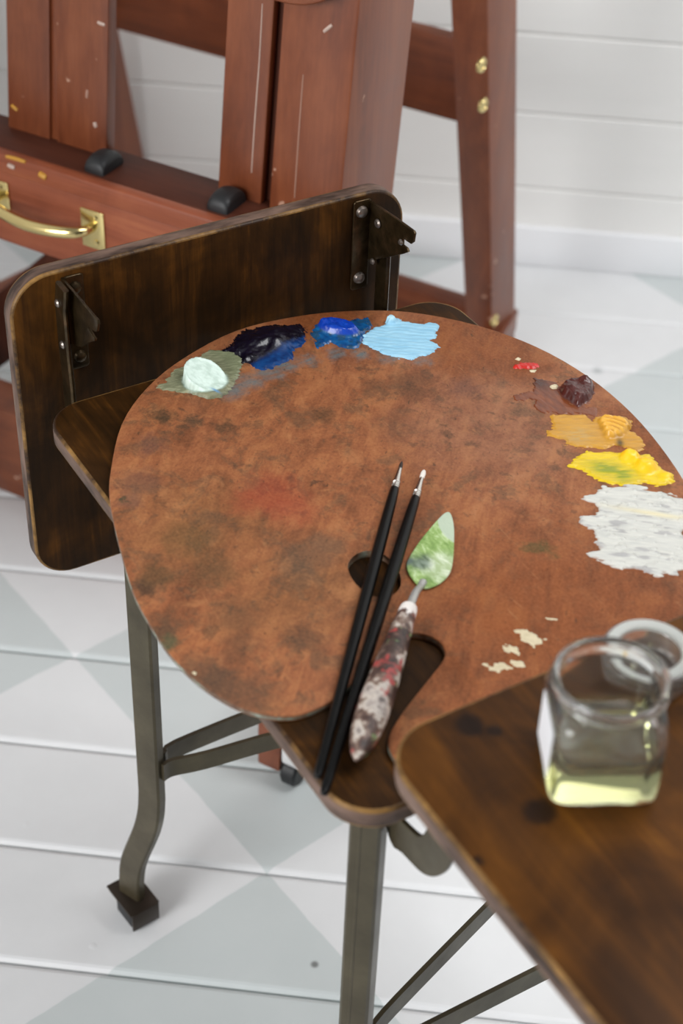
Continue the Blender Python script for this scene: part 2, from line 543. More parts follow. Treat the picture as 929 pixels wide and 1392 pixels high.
def glassmat(name, col, ior, rough=0.0, trans=1.0, absorb=None):
    n = NT(name)
    n.set(Base_Color=col, Roughness=rough, IOR=ior, Transmission_Weight=trans)
    if absorb:
        v = n.t.nodes.new('ShaderNodeVolumeAbsorption')
        v.inputs[0].default_value = (*absorb[0], 1)
        v.inputs[1].default_value = absorb[1]
        n.t.links.new(v.outputs[0], n.out.inputs['Volume'])
    return n.m
M['glass'] = glassmat('clear_jar_glass', (.985, .995, .98), 1.47, 0, .98)
M['lidglass'] = glassmat('clear_lid_glass', (.95, .97, .96), 1.45, .06, .92)
n = NT('pale_yellow_painting_oil')      # colours the light that passes through it
n.t.nodes.remove(n.b)
va = n.t.nodes.new('ShaderNodeVolumeAbsorption')
va.inputs[0].default_value = (.95, .96, .22, 1)
va.inputs[1].default_value = 20
n.t.links.new(va.outputs[0], n.out.inputs['Volume'])
M['oilmed'] = n.m

# ------------------------------------------------------------------ setting
S = .15105
mb = MB()
x0, x1 = -3.2, 3.2
edges = [1.0100 + S * k for k in range(-17, 10)] + [2.5317]
for a, b in zip(edges[:-1], edges[1:]):
    e, gp = .0065, .0012
    rows = [(a + gp, -.008), (a + gp, -.0042), (a + gp + e * .5, -.0012), (a + gp + e, 0), (b - gp - e, 0), (b - gp - e * .5, -.0012), (b - gp, -.0042), (b - gp, -.008)]
    bm = bmesh.new()
    L = [[bm.verts.new((x, y, z)) for y, z in rows] for x in (x0, x1)]
    for i in range(len(rows) - 1):
        bm.faces.new([L[0][i], L[1][i], L[1][i + 1], L[0][i + 1]])
    mb.add(bm)
bm = bmesh.new()
bm.faces.new([bm.verts.new(p) for p in ((x0, -1.6, -.008), (x1, -1.6, -.008), (x1, 2.56, -.008), (x0, 2.56, -.008))])
mb.add(bm)
for k in range(-4, 10):                      # painted-over nail heads
    for j in range(-4, 8):
        yy, xx = 1.01 + S * k + .03 + .09 * (j % 2), -1.15 + j * .41 + .12 * math.sin(k * 5.1)
        bm = bmesh.new()
        r = .0045
        top = bm.verts.new((xx, yy, .0009))
        ring = [bm.verts.new((xx + r * math.cos(2 * PI * i / 10), yy + r * math.sin(2 * PI * i / 10), 0)) for i in range(10)]
        for i in range(10):
            bm.faces.new([ring[i], ring[(i + 1) % 10], top])
        mb.add(bm)
struct(mb.build('floor', M['floor'], loc=(0, 0, 0), smooth=8))

mb = MB()
WY, K = 2.5317, .1335
zs = [-.02] + [.1406 + K * k for k in range(0, 19)]
for a, b in zip(zs[:-1], zs[1:]):
    e, gp = .003, .0005
    rows = [(a + gp, .012), (a + gp, .003), (a + gp + e, 0), (b - gp - e, 0), (b - gp, .003), (b - gp, .012)]
    bm = bmesh.new()
    L = [[bm.verts.new((x, WY + d, z)) for z, d in rows] for x in (x0, x1)]
    for i in range(len(rows) - 1):
        bm.faces.new([L[0][i], L[0][i + 1], L[1][i + 1], L[1][i]])
    mb.add(bm)
bm = bmesh.new()
bm.faces.new([bm.verts.new(p) for p in ((x0, WY + .012, -.02), (x1, WY + .012, -.02), (x1, WY + .012, 2.55), (x0, WY + .012, 2.55))])
mb.add(bm)
struct(mb.build('wall_back', M['wall'], loc=(0, WY, 0)))
mb = MB()
for a, b in zip(zs[:-1], zs[1:]):             # unseen wall stub added on the left to shade the corner behind the easel
    rows = [(a + .0005, .012), (a + .0005, .003), (a + .0035, 0), (b - .0035, 0), (b - .0005, .003), (b - .0005, .012)]
    bm = bmesh.new()
    L = [[bm.verts.new((-1.25 - d, y, z)) for z, d in rows] for y in (.62, WY)]
    for i in range(len(rows) - 1):
        bm.faces.new([L[0][i], L[0][i + 1], L[1][i + 1], L[1][i]])
    mb.add(bm)
mb.box((-1.34, .62, -.02), (-1.262, WY, 2.51), bev=0)
struct(mb.build('shade_wall_left', M['wall'], loc=(-1.25, 1.5, 0)))
mb = MB()
mb.box((x0, WY - .014, 0), (x1, WY - .0005, .0735), bev=.003)
struct(mb.build('baseboard_back', M['base'], loc=(0, WY, 0)))

# ------------------------------------------------------------------ easel
ez = thing('studio_easel', 'cherry-stained wooden studio easel with drawer, standing behind the table by the white wall', 'easel', EF @ Vector((-.4, .4, 0)))
# the rear posts lean forward, the front uprights lean back
for s0, s1 in ((-.228, -.170), (-.915, -.860)):
    mb = MB().hexa([(s0 + .014, .915, .0), (s1, .915, .0), (s1, 1.0, 0), (s0 + .014, 1.0, 0),
                    (s0 - .012, .60, 1.4), (s1 - .004, .60, 1.4), (s1 - .004, .70, 1.4), (s0 - .012, .70, 1.4)], EF, 2, .003)
    o = mb.build('rear_post', M['cherry'], ez)
    if s0 > -.5:
        for t, z in ((.768, .553), (.785, .4905), (.905, .089)):
            fr = EF @ Matrix.Translation((s1 - .0012, t, z)) @ Matrix.Rotation(PI / 2, 4, 'Y')
            bolt = MB().lathe([(.0105, -.002), (.0105, .0018), (.0090, .0036), (.006, .0040), (.0054, .0026), (.0005, .0026)], fr, 20)
            bolt.build('brass_bolt', M['brass'], o)
MB().box((-.862, .848, .4235), (-.224, .872, .542), EF, 0, .002).build('cross_rail', M['cherry_flat'], ez)
MB().box((-.83, .93, .022), (-.20, .965, .08), EF, 0, .002).build('base_rail', M['cherry_flat'], ez)
MB().box((-1.02, .262, .0), (-.045, .325, .142), EF, 0, .004).build('front_beam', M['cherry'], ez)
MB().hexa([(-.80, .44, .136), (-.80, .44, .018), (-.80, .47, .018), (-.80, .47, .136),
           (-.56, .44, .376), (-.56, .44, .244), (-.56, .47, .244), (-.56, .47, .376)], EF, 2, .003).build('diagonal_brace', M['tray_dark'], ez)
for sx, sb in ((-.037, -.205), (-.98, -.84)):
    o = MB().hexa([(sx, -.005, .02), (sx + .03, -.005, .02), (sb + .035, 1.0, .02), (sb, 1.0, .02),
                   (sx, -.005, .10), (sx + .03, -.005, .10), (sb + .035, 1.0, .06), (sb, 1.0, .06)], EF, 1, .003).build('base_runner', M['cherry'], ez)
    if sx > -.5:
        fr = EF @ Matrix.Translation((sx + .041, .010, .019)) @ Matrix.Rotation(PI / 2, 4, 'Y')
        w = MB().lathe([(.010, -.010), (.016, -.010), (.019, -.007), (.019, .007), (.016, .010), (.010, .010)], fr, 28)
        w.build('caster_wheel', M['rubber'], o)
        MB().box((sx + .0305, -.004, .036), (sx + .056, .024, .060), EF, 0, .004).build('caster_fork', M['caster_white'], o)
# drawer box with a darker board on top
dr = MB().box((-.90, .172, .492), (-.02, .236, .586), EF, 0, .002)
dr = dr.build('drawer_box', M['cherry_flat'], ez)
df = MB()
df.box((-.90, .163, .4865), (-.02, .1745, .578), EF, 0, .003)
df.box((-.90, .1605, .5765), (-.02, .1765, .600), EF, 0, .004)
nn = wood('cherry_drawer_front', [(.3, '#6e3520'), (.5, '#8e4c32'), (.7, '#a4603f')], .45, flecks=('#c08a3a', 26, .70))
df.build('drawer_front', nn.m, dr)
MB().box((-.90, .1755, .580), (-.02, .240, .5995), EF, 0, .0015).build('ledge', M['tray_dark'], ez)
hd = MB()
for sc in (-.351, -.481):
    hd.box((sc - .0155, .1605, .5185), (sc + .0155, .1635, .5655), EF, 2, .0012)
    for dz in (.535 - .0005, .551):
        pass
    for z in (.5265, .5575):
        fr = EF @ Matrix.Translation((sc + .004, .1605, z)) @ Matrix.Rotation(PI / 2, 4, 'X')
        hd.lathe([(.0042, -.0005), (.0042, .0005), (.003, .0018), (.0005, .0022)], fr, 14)
path = [(-.351, .162, .545), (-.354, .150, .545), (-.362, .141, .5445), (-.385, .134, .543), (-.416, .131, .542), (-.447, .134, .543), (-.470, .141, .5445), (-.478, .150, .545), (-.481, .162, .545)]
sp = spline(path, 5, False)
rad = [.0052 + .0018 * math.sin(PI * i / (len(sp) - 1)) for i in range(len(sp))]
hd.tube(sp, rad, 14, EF)
hd.build('drawer_handle', M['brass'], dr)
# uprights (front face t = .218 at ledge height, leaning back .118 per metre)
LEAN = .118
def upright(name, s0, s1, t0, t1, z0=.598, z1=1.42, mat='cherry', par=None, bev=.003):
    d = LEAN * (z0 - .6)
    return MB().box((s0, t0 + d, z0), (s1, t1 + d, z1), EF, 2, bev, 2, LEAN).build(name, M[mat], par or ez)
o = upright('center_mast', -.5065, -.4475, .2185, .236)
upright('center_mast', -.4385, -.3705, .2185, .236)
upright('mast_tongue', -.4475, -.4385, .2225, .236, bev=.0005)
upright('mast_backing', -.500, -.385, .2365, .250, mat='cherry_flat')
upright('side_upright', -.2255, -.171, .2185, .230)
upright('side_upright', -.160, -.0755, .2165, .342, .5)
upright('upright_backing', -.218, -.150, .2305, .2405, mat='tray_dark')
for k, (s0, s1, t0, z0) in enumerate(((-.3715, -.345, .178, .5995), (-.214, -.187, .178, .5995))):
    fr = EF @ Matrix.Translation(((s0 + s1) / 2, t0 + .020, z0))
    mb = MB()
    rings = []
    for x, k in ((-.0128, .55), (-.0122, .72), (-.0105, .86), (-.007, .95), (-.003, .99), (.003, .99), (.007, .95), (.0105, .86), (.0122, .72), (.0128, .55)):
        rings.append([(x, -.020 * (.8 + .2 * k), 0)] + [(x, -.020 * (.8 + .2 * k) * math.cos(t) * (1 if abs(math.cos(t)) > .95 else .985), .0185 * k * math.sin(t) ** .55) for t in np.linspace(.12, PI - .12, 14)] + [(x, .020 * (.8 + .2 * k), 0)])
    mb.loft(rings, fr, 1)
    mb.build('rubber_bumper', M['rubber'], ez)
# dried paint runs and dabs on the uprights and the drawer rim
def drip(pts, w, mat, t0=.2185, lean=LEAN, name='paint_mark'):
    P = [Vector((s_, t0 + lean * (z - .6), z)) for s_, z in spline(pts, 4, False)]
    mb = MB().tube(P, [w * (.55 + .45 * math.sin(PI * (i + .6) / len(P)) ** .5) for i in range(len(P))], 8, EF, flat=1)
    mb.build(name, mat, ez)['label'] = 'dried paint mark on the wood'
pw, py = plain('dried_white_paint', '#bfa698', .5), plain('dried_yellow_paint', '#c08a2a', .5)
drip([(-.1844, .807), (-.1837, .752), (-.1845, .690), (-.1846, .631)], .0008, pw)
drip([(-.131, .749), (-.1307, .689), (-.1298, .619)], .0009, plain('thin_white_paint_run', '#a07a68', .5), .2165)
drip([(-.1118, .7962), (-.1075, .8005), (-.1035, .8045)], .0020, pw, .2165)
drip([(-.3835, .7446), (-.379, .744), (-.374, .7436)], .0020, pw)
drip([(-.3962, .6687), (-.3971, .6595)], .0016, plain('faded_white_paint', '#b08a78', .5))
drip([(-.3861, .635), (-.3845, .6297)], .0024, pw)
drip([(-.5, .6259), (-.4918, .622)], .0022, py)
drip([(-.4633, .5987), (-.450, .5995), (-.437, .5992)], .0022, py, .1612, 0)
drip([(-.418, .5912), (-.409, .5885)], .0038, py, .1608, 0)
drip([(-.461, .5895), (-.452, .5885)], .0030, pw, .1608, 0)
# rounded lower end of the canvas clamp riding on the right-hand upright
cz = .824
arc = [(-.236, cz + .16)] + [(-.236, cz + .015)] + [(-.150 + .05 * math.cos(t) * 1.2 - .0, cz + .03 + .032 * math.sin(t)) for t in np.linspace(-PI * .72, -.15, 12)] + [(-.085, cz + .16)]
fr = EF @ Matrix.Translation((0, .2165 + LEAN * (cz - .6) - .002, 0)) @ Matrix.Rotation(PI / 2, 4, 'X')
MB().prism(arc, 0, .02, fr, 0, .004, mats=(0, 0, 0)).build('canvas_clamp', M['cherry'], ez)

# ------------------------------------------------------------------ typing table
tb = thing('typing_table', 'vintage olive steel typing table with dark wooden top, one leaf hanging and one raised', 'table', tp(.25, .2, 0))
ZT = .66
edge3 = [M['walnut'], M['worn'], M['ply']]
MB().prism(rrect(0, .4975, 0, .393, .034), ZT - .0165, ZT, TF, 0, .0024).build('table_top', edge3, tb)

def bracket_parts(par, fr, b, side, flange, plate, screws):
    """steel hinge bracket: flange screwed to the leaf and a hooked plate standing off it (local a, b, z)"""
    mb = MB()
    A0 = -.0278
    b0, b1 = sorted((b, b + side * flange))
    pf = frame(tp(0, 0, 0) + TA * A0, TB, ZV, TA)
    zz0, zz1 = screws[0] - .012, screws[1] + .011
    mb.prism(rrect(b0, b1, zz0, zz1, .003, 4), 0, .0022, pf, 0, .0008, mats=(0, 0, 0))
    hf = frame(tp(0, b - .0011, 0), ZV, TA, TB)
    mb.prism([(z, a) for a, z in plate], 0, .0024, hf, 0, .0007, mats=(0, 0, 0))
    o = mb.build('hinge_bracket', M['bracket'], par)
    return o

# hanging leaf behind the top
LA = -.028
lf = frame(TO + TA * (LA - .0165), TB, ZV, TA)
leaf = MB().prism(rrect(-.0065, .3625, .457, .7665, .036), 0, .0165, lf, 1, .0024).build('drop_leaf', edge3, tb)
plateL = [(-.0278, .7600), (-.02, .7604), (.0350, .7597), (.0432, .7600), (.0442, .757), (.0405, .7480), (.0370, .7462), (.031, .7444), (.0226, .7428), (.0235, .7412), (.0310, .7392), (.0352, .7384), (.0345, .736), (.0293, .7326), (.0046, .7132), (-.0026, .7095), (-.0278, .700)]
plateR = [(-.0278, .7580), (-.02, .7590), (.0125, .762), (.0425, .7637), (.0449, .7621), (.0437, .7534), (.0403, .7499), (.0336, .7492), (.0276, .7489), (.0277, .7428), (.0343, .7431), (.0368, .7403), (.0291, .7345), (.0014, .7165), (-.0167, .7047), (-.0278, .7008)]
bracket_parts(leaf, None, .039, 1, .0175, plateL, (.684, .7495))
bracket_parts(leaf, None, .3265, -1, .0175, plateR, (.685, .7505))
for b, z in ((.0485, .7492), (.0485, .684), (.3168, .7507), (.3168, .685)):
    fr = frame(tp(0, b, z) + TA * (LA + .0022), TB, ZV, TA)
    MB().lathe([(.0056, 0), (.0056, .0008), (.0045, .003), (.002, .0042), (.0004, .0043)], fr, 18).build('screw', M['rivet'] if b > .2 else M['bracket'], leaf)
for b, aa, z, r in ((.3255, -.0105, .7447, .0042), (.3255, -.0158, .7045, .003), (.3255, .0272, .7455, .0028)):
    fr = frame(tp(aa, b - .0008, z), TA, ZV, -TB)
    MB().lathe([(r, 0), (r, .0008), (r * .7, .0022), (.0003, .0026)], fr, 16).build('rivet', M['rivet'], leaf)
# support arms of the hanging leaf
for b, p in ((.0315, [(-.0085, .764), (-.0105, .755), (-.0135, .744), (-.0135, .70), (-.0115, .672), (-.0115, .60)]),
             (.3335, [(-.0125, .716), (-.0125, .70), (-.0125, .672), (-.0125, .60)])):
    mb = MB()
    mb.sweep([tp(a_, b, z_) for a_, z_ in p], TA, .0195, TB, .0045)
    o = mb.build('leaf_arm', M['bracket'], tb)
    if b < .2:
        for aa, z in ((-.0155, .7455), (-.012, .7085)):
            fr = frame(tp(aa, b - .0022, z), TA, ZV, -TB)
            MB().lathe([(.0036, 0), (.0036, .0006), (.0025, .0018), (.0003, .0021)], fr, 16).build('rivet', M['rivet'], o)

# raised leaf in front
nl = MB().prism(rrect(.503, .835, .007, .372, .036), .7205, .737, TF, 0, .0024)
nl = nl.build('drop_leaf', [M['walnut_top'], M['worn'], M['ply']], tb)
armo = [(.440, .612), (.4601, .5762), (.4748, .5790), (.4893, .5815), (.5005, .585), (.5109, .5932), (.5204, .6065), (.5265, .6224), (.531, .650), (.536, .69), (.540, .7195),
        (.516, .7195), (.513, .69), (.509, .66), (.5015, .636), (.4962, .6200), (.4900, .6125), (.4770, .6085), (.4674, .6080), (.458, .618), (.452, .640)]
for b in (.055, .335):
    MB().prism([(z, a) for a, z in spline(armo, 3)], 0, .004, frame(tp(0, b, 0), ZV, TA, TB), 0, .001, mats=(0, 0, 0)).build('leaf_arm', M['steel'], tb)

# legs: flat steel bars that kick out above the floor, each ending in a steel shoe
def leg(a, b, f, wd, w, d, seam=False):
    f = Vector(f).normalized()
    fw = TA * f.x + TB * f.y
    wdir = TA * wd[0] + TB * wd[1]
    wdir.normalize()
    ddir = Vector((0, 0, 1)).cross(wdir)
    prof = [(0, .6435), (0, .45), (0, .235), (.0005, .205), (.003, .18), (.0085, .155), (.0165, .130), (.0245, .107), (.031, .086), (.0348, .066), (.0365, .046), (.0368, .030)]
    path = [tp(a, b, z) + fw * o for o, z in spline(prof, 3, False)]
    mb = MB().sweep(path, wdir, w, ddir, d, bev=.002)
    if seam:
        mb.sweep([p + ddir * (-d / 2) - wdir * .003 for p in path[:-8]], wdir, .0022, ddir, .0012, bev=.0004)
    o = mb.build('leg', M['steel'], tb)
    c = tp(a, b, 0) + fw * .037
    sf = frame(c, fw, Vector((0, 0, 1)).cross(fw), ZV) @ Matrix.Rotation(-.3, 4, 'Z') @ Matrix.Diagonal((.86, .84, 1, 1))
    sh = MB()
    sh.box((-.030, -.021, .0265), (.022, .021, .0300), sf, 0, .001)
    sh.box((-.032, -.019, .004), (-.0285, .019, .0295), sf, 0, .001)
    sh.box((-.030, -.0205, .006), (.012, -.0175, .0295), sf, 0, .001)
    sh.box((.014, -.0195, .024), (.030, .0195, .0268), sf, 0, .001)
    sh.build('shoe', M['shoe'], o)
    sg = MB()
    sg.prism(rrect(-.027, .016, -.0165, .0165, .007, 6), 0.0, .026, sf, 0, .003, mats=(0, 0, 0))
    sg.build('rubber_glide', M['rubber'], o)
    return o
leg(.045, .060, (-.92, -.40), (-.92, -.40), .028, .012)
leg(.447, .046, (.92, -.40), (.75, .66), .0225, .020, True)
leg(.045, .335, (-.92, .40), (-.92, .40), .028, .012)
leg(.447, .347, (.92, .40), (.75, -.66), .0225, .020)
# flat stretchers between the legs
def bar(pts, h=.022, t=.004, z=.25):
    mb = MB()
    P = [tp(a, b, z) for a, b in pts]
    rings = []
    for i, p in enumerate(P):
        d = (P[min(i + 1, len(P) - 1)] - P[max(i - 1, 0)]).normalized()
        nrm = ZV.cross(d)
        rings.append([p + nrm * sx * t / 2 + ZV * sz * h / 2 for sx, sz in ((-1, -1), (1, -1), (1, 1), (-1, 1))])
    mb.loft(rings)
    return mb.build('stretcher', M['steel'], tb)
bar(spline([(.0385, .062), (.046, .075), (.038, .090), (.036, .2), (.036, .305), (.046, .33)], 4, False), z=.252)
bar(spline([(.060, .066), (.058, .078), (.065, .110), (.0756, .189), (.100, .300), (.112, .352)], 4, False), z=.252)
bar(spline([(.447, .058), (.449, .07), (.449, .14), (.449, .26), (.449, .32), (.447, .345)], 4, False), z=.300)
bar(spline([(.440, .055), (.431, .07), (.416, .105), (.371, .234), (.345, .31), (.330, .352)], 4, False), z=.300)
bar([(.047, .356), (.2, .356), (.447, .362)], z=.276, h=.07)
for b in (.063, .33):
    MB().box((.03, b - .002, .618), (.46, b + .002, .644), TF, 0, .0005).build('frame_rail', M['steel'], tb)
for a in (.035, .455):
    MB().box((a - .002, .05, .618), (a + .002, .345, .644), TF, 1, .0005).build('frame_rail', M['steel'], tb)

# ------------------------------------------------------------------ palette
PAL = [(.108, .0143), (.0547, .048), (.0174, .0882), (-.0079, .1343), (-.0250, .1925), (-.0216, .2488), (-.0061, .2999), (.0202, .345), (.0656, .3852), (.1178, .4113), (.1753, .4235), (.2356, .4231), (.2975, .4112),
       (.355, .392), (.41, .365), (.46, .328), (.505, .275), (.532, .215), (.538, .15), (.522, .10), (.500, .066), (.484, .053),
       (.4680, .0495), (.4511, .0541), (.4355, .0734), (.4177, .1049), (.4043, .1277), (.3935, .1336), (.3844, .1323), (.3763, .1267), (.3714, .1177), (.3723, .1100), (.3793, .0938), (.3868, .0775), (.4013, .046), (.4043, .0274), (.4026, .0118),
       (.394, -.0026), (.3806, -.0145), (.3618, -.0237), (.3376, -.0306), (.3084, -.0338), (.273, -.0325), (.2403, -.0285), (.1999, -.0185), (.1666, -.0092), (.1369, .0006)]
HOLE = [(.292, .118), (.2848, .1254), (.2822, .1345), (.2846, .1425), (.2912, .1479), (.3035, .1497), (.3168, .1471), (.3273, .1411), (.3323, .1337), (.333, .1252), (.3286, .1188), (.3202, .1147), (.3063, .1139)]
ZP = .6665
mb = MB().prism(spline(PAL, 4), ZT + .0003, ZP, TF, 0, .0016, hole=spline(HOLE, 3), seg=2)
mb.g = [(g_[0], g_[1], .667) if abs(g_[2] - ZP) < .004 else g_ for g_ in mb.g]
pal = mb.build('painters_palette', [M['palette'], M['palette'], M['rim']], loc=tp(.25, .2, ZT))
tag(pal, 'large rounded reddish-brown wooden artist palette with thumb hole lying on the table', 'palette')

# value noise for paint relief
RNG = np.random.RandomState(7)
TAB = RNG.rand(64, 64)
def vnoise(x, y):
    xi, yi = np.floor(x).astype(int), np.floor(y).astype(int)
    fx, fy = x - xi, y - yi
    fx, fy = fx * fx * (3 - 2 * fx), fy * fy * (3 - 2 * fy)
    t = lambda i, j: TAB[i % 64, j % 64]
    return (t(xi, yi) * (1 - fx) + t(xi + 1, yi) * fx) * (1 - fy) + (t(xi, yi + 1) * (1 - fx) + t(xi + 1, yi + 1) * fx) * fy
def fbm(x, y, o=4):
    s, a, tot = 0, 1, 0
    for k in range(o):
        s = s + a * vnoise(x * 2 ** k + 13.7 * k, y * 2 ** k + 5.3 * k)
        tot += a
        a *= .55
    return s / tot
def sdist(P, poly):
    """signed distance to a polygon, positive inside"""
    V = np.array(poly)
    d = np.full(len(P), 1e9)
    ins = np.zeros(len(P), bool)
    for i in range(len(V)):
        a, b = V[i - 1], V[i]
        e, w = b - a, P - a
        t = np.clip((w @ e) / (e @ e + 1e-18), 0, 1)
        d = np.minimum(d, np.hypot(*(w - t[:, None] * e).T))
        c = ((a[1] > P[:, 1]) != (b[1] > P[:, 1])) & (P[:, 0] < (b[0] - a[0]) * (P[:, 1] - a[1]) / (b[1] - a[1] + 1e-18) + a[0])
        ins ^= c
    return np.where(ins, d, -d)
def sstep(x, a, b):
    t = np.clip((x - a) / (b - a), 0, 1)
    return t * t * (3 - 2 * t)
C = lambda h: np.array(lin(h))
def mixc(m, a, b):
    return a * (1 - m[:, None]) + b * m[:, None]
def gauss(P, c, r, r2=None, ang=0):
    d = P - np.array(c)
    ca, sa = math.cos(ang), math.sin(ang)
    x, y = d[:, 0] * ca + d[:, 1] * sa, -d[:, 0] * sa + d[:, 1] * ca
    return np.exp(-(x / r) ** 2 - (y / (r2 or r)) ** 2)

def relief(polys, hfun, cfun, res=.0009, rag=.0022, sdir=(1, 0), rs=(500, 160)):
    """a pat of paint as a real relief: outline(s) in table coordinates, height and pigment per point"""
    V = np.concatenate([np.array(p) for p in polys])
    lo, hi = V.min(0) - .002, V.max(0) + .002
    xs, ys = np.arange(lo[0], hi[0], res), np.arange(lo[1], hi[1], res)
    X, Y = np.meshgrid(xs, ys, indexing='ij')
    P = np.stack([X.ravel(), Y.ravel()], 1)
    u, v = P @ np.array(sdir), P @ np.array((-sdir[1], sdir[0]))
    sd = np.max([sdist(P, p) for p in polys], 0) + rag * 2 * (fbm(u * rs[1], v * rs[0], 3) - .5)
    h = hfun(P, u, v, sd)
    h = np.where(sd > 0, np.maximum(h, .00015), -.0004)
    c = cfun(P, u, v, sd, h)
    nx, ny = len(xs), len(ys)
    inn = (sd > 0).reshape(nx, ny)
    cell = inn[:-1, :-1] | inn[1:, :-1] | inn[:-1, 1:] | inn[1:, 1:]
    idx = -np.ones(nx * ny, int)
    ii, jj = np.nonzero(cell)
    quads = np.stack([ii * ny + jj, (ii + 1) * ny + jj, (ii + 1) * ny + jj + 1, ii * ny + jj + 1], 1)
    used = np.unique(quads)
    idx[used] = np.arange(len(used))
    mb = MB()
    mb.v = [tp(P[k, 0], P[k, 1], ZP + h[k]) for k in used]
    mb.g = [(P[k, 0], P[k, 1], h[k]) for k in used]
    mb.f = idx[quads].tolist()
    mb.mi = [0] * len(mb.f)
    mb.c = c[used]
    return mb

GRP = 'oil paint dabs around the palette rim'
def dab(mb, mat, label):
    o = mb.build('paint_dab', M[mat], smooth=180)
    return tag(o, label, 'paint', GRP)
A_ = lambda L: [np.array(L)]

GREEN = [(.0223, .0922), (.019, .104), (.005, .1186), (.0044, .1284), (.0038, .1382), (-.0028, .1479), (-.0088, .1591), (-.0018, .1668), (.0043, .1751), (.0158, .1779), (.0292, .1701), (.0429, .1581), (.0553, .1444), (.0611, .1345), (.0572, .124), (.0429, .1156), (.0355, .1068)]
DC, DR = np.array((.0335, .1335)), .0185
def gdisc(P):
    d = P - DC
    return np.hypot(d[:, 0] * .67 + d[:, 1] * .74, (-d[:, 0] * .74 + d[:, 1] * .67)) + .0012 * (fbm(P[:, 0] * 200, P[:, 1] * 200, 3) - .5)
def gh(P, u, v, sd):
    d = P - DC
    r = gdisc(P)
    top = .0075 - .42 * (d[:, 0] * .88 + d[:, 1] * .47) + .0006 * fbm(u * 500, v * 500, 3)
    base = sstep(sd, 0, .002) * (.0007 + .0010 * fbm(u * 250, v * 900, 3))
    base = base + .003 * gauss(P, (.045, .130), .015)
    m = sstep(r, DR, DR - .0016)
    rimlip = .0007 * np.exp(-((r - DR + .002) / .0012) ** 2)
    return np.maximum(base, (top + rimlip) * m)
def gc(P, u, v, sd, h):
    r = gdisc(P)
    c = mixc(fbm(u * 200, v * 700, 3), C('#57593f'), C('#9a9b7c'))
    c = mixc(sstep(P[:, 1], .15, .17) * .5, c, C('#6f7a58'))
    d = P - DC
    face = mixc(sstep(fbm(u * 220, v * 220, 4), .4, .7), C('#dcefe4'), C('#c8ddd0'))
    side = C('#9fb3a6')
    m = sstep(r, DR + .0004, DR - .0012)
    c = mixc(sstep(r, DR + .002, DR) * .8, c, np.tile(side, (len(P), 1)))
    c = mixc(m, c, face)
    return mixc(.9 * gauss(P, (.0525, .1335), .004, .0012, .5), c, np.tile(C('#5b97c8'), (len(P), 1)))
dab(relief(A_(GREEN), gh, gc, .0008, .003, (.3, .95)), 'oil_matt', 'pale mint green dab with a tilted flat disc, leftmost paint on the palette')

NAVY = [(.0001, .1626), (-.0059, .1761), (-.0136, .1867), (-.0217, .197), (-.0206, .2097), (-.0185, .2221), (-.0093, .2373), (-.0085, .2471), (.0062, .2456), (.02, .2371), (.0271, .2221), (.0379, .2144), (.0384, .2042), (.0437, .1857), (.0345, .1803), (.0251, .1788), (.0233, .1732), (.0131, .176), (.0023, .1712)]
def nh(P, u, v, sd):
    return sstep(sd, 0, .006) * (.0010 + .0036 * fbm(u * 130, v * 130, 4) * sstep(P[:, 0] + .3 * (P[:, 1] - .19), .028, .018)) + sstep(sd, .001, .01) * (.005 * gauss(P, (.010, .212), .012) + .004 * gauss(P, (-.002, .222), .010) + .003 * gauss(P, (.002, .195), .010)) \
        - .002 * sstep(sd, .003, .01) * gauss(P, (.012, .205), .003, .008, .8)
def nc(P, u, v, sd, h):
    c = mixc(fbm(u * 200, v * 200, 3), C('#07050f'), C('#140d20'))
    edge = sstep(P[:, 0] + .3 * (P[:, 1] - .19) + .006 * (fbm(u * 200, v * 200, 3) - .5), .0225, .030)
    return mixc(edge, c, mixc(fbm(u * 300, v * 300, 2), C('#081f52'), C('#134a86')))
dab(relief(A_(NAVY), nh, nc, .0009, .0035), 'oil_gloss', 'blue-black glossy paint dab between the mint green disc and the bright blue')

BLUE = [(.0132, .245), (.0021, .2555), (-.0044, .2671), (-.004, .2762), (.0059, .2808), (.0078, .2964), (.011, .305), (.0255, .3004), (.0307, .2903), (.0427, .2806), (.0489, .2718), (.0444, .2608), (.0301, .2564), (.0336, .2402), (.0212, .2452)]
def bh(P, u, v, sd):
    return sstep(sd, 0, .003) * (.0006 + .0012 * fbm(u * 200, v * 400, 3)) + sstep(sd, .0, .006) * .0065 * sstep(gauss(P, (.0155, .2715), .0200, .0112, .68), .28, .6) * (.75 + .4 * fbm(u * 160, v * 160, 3))
def bc(P, u, v, sd, h):
    c = mixc(fbm(u * 250, v * 250, 3), C('#0a2f66'), C('#12629a'))
    c = mixc(sstep(fbm(u * 180 + 7, v * 180, 3), .52, .62) * .6, c, np.tile(C('#23404a'), (len(P), 1)))
    return mixc(sstep(h, .002, .004), c, mixc(fbm(u * 150, v * 300, 3), C('#082f96'), C('#124bbd')))
dab(relief(A_(BLUE), bh, bc, .0008, .003), 'oil_gloss', 'bright cobalt blue paint dab beside the light sky blue one')

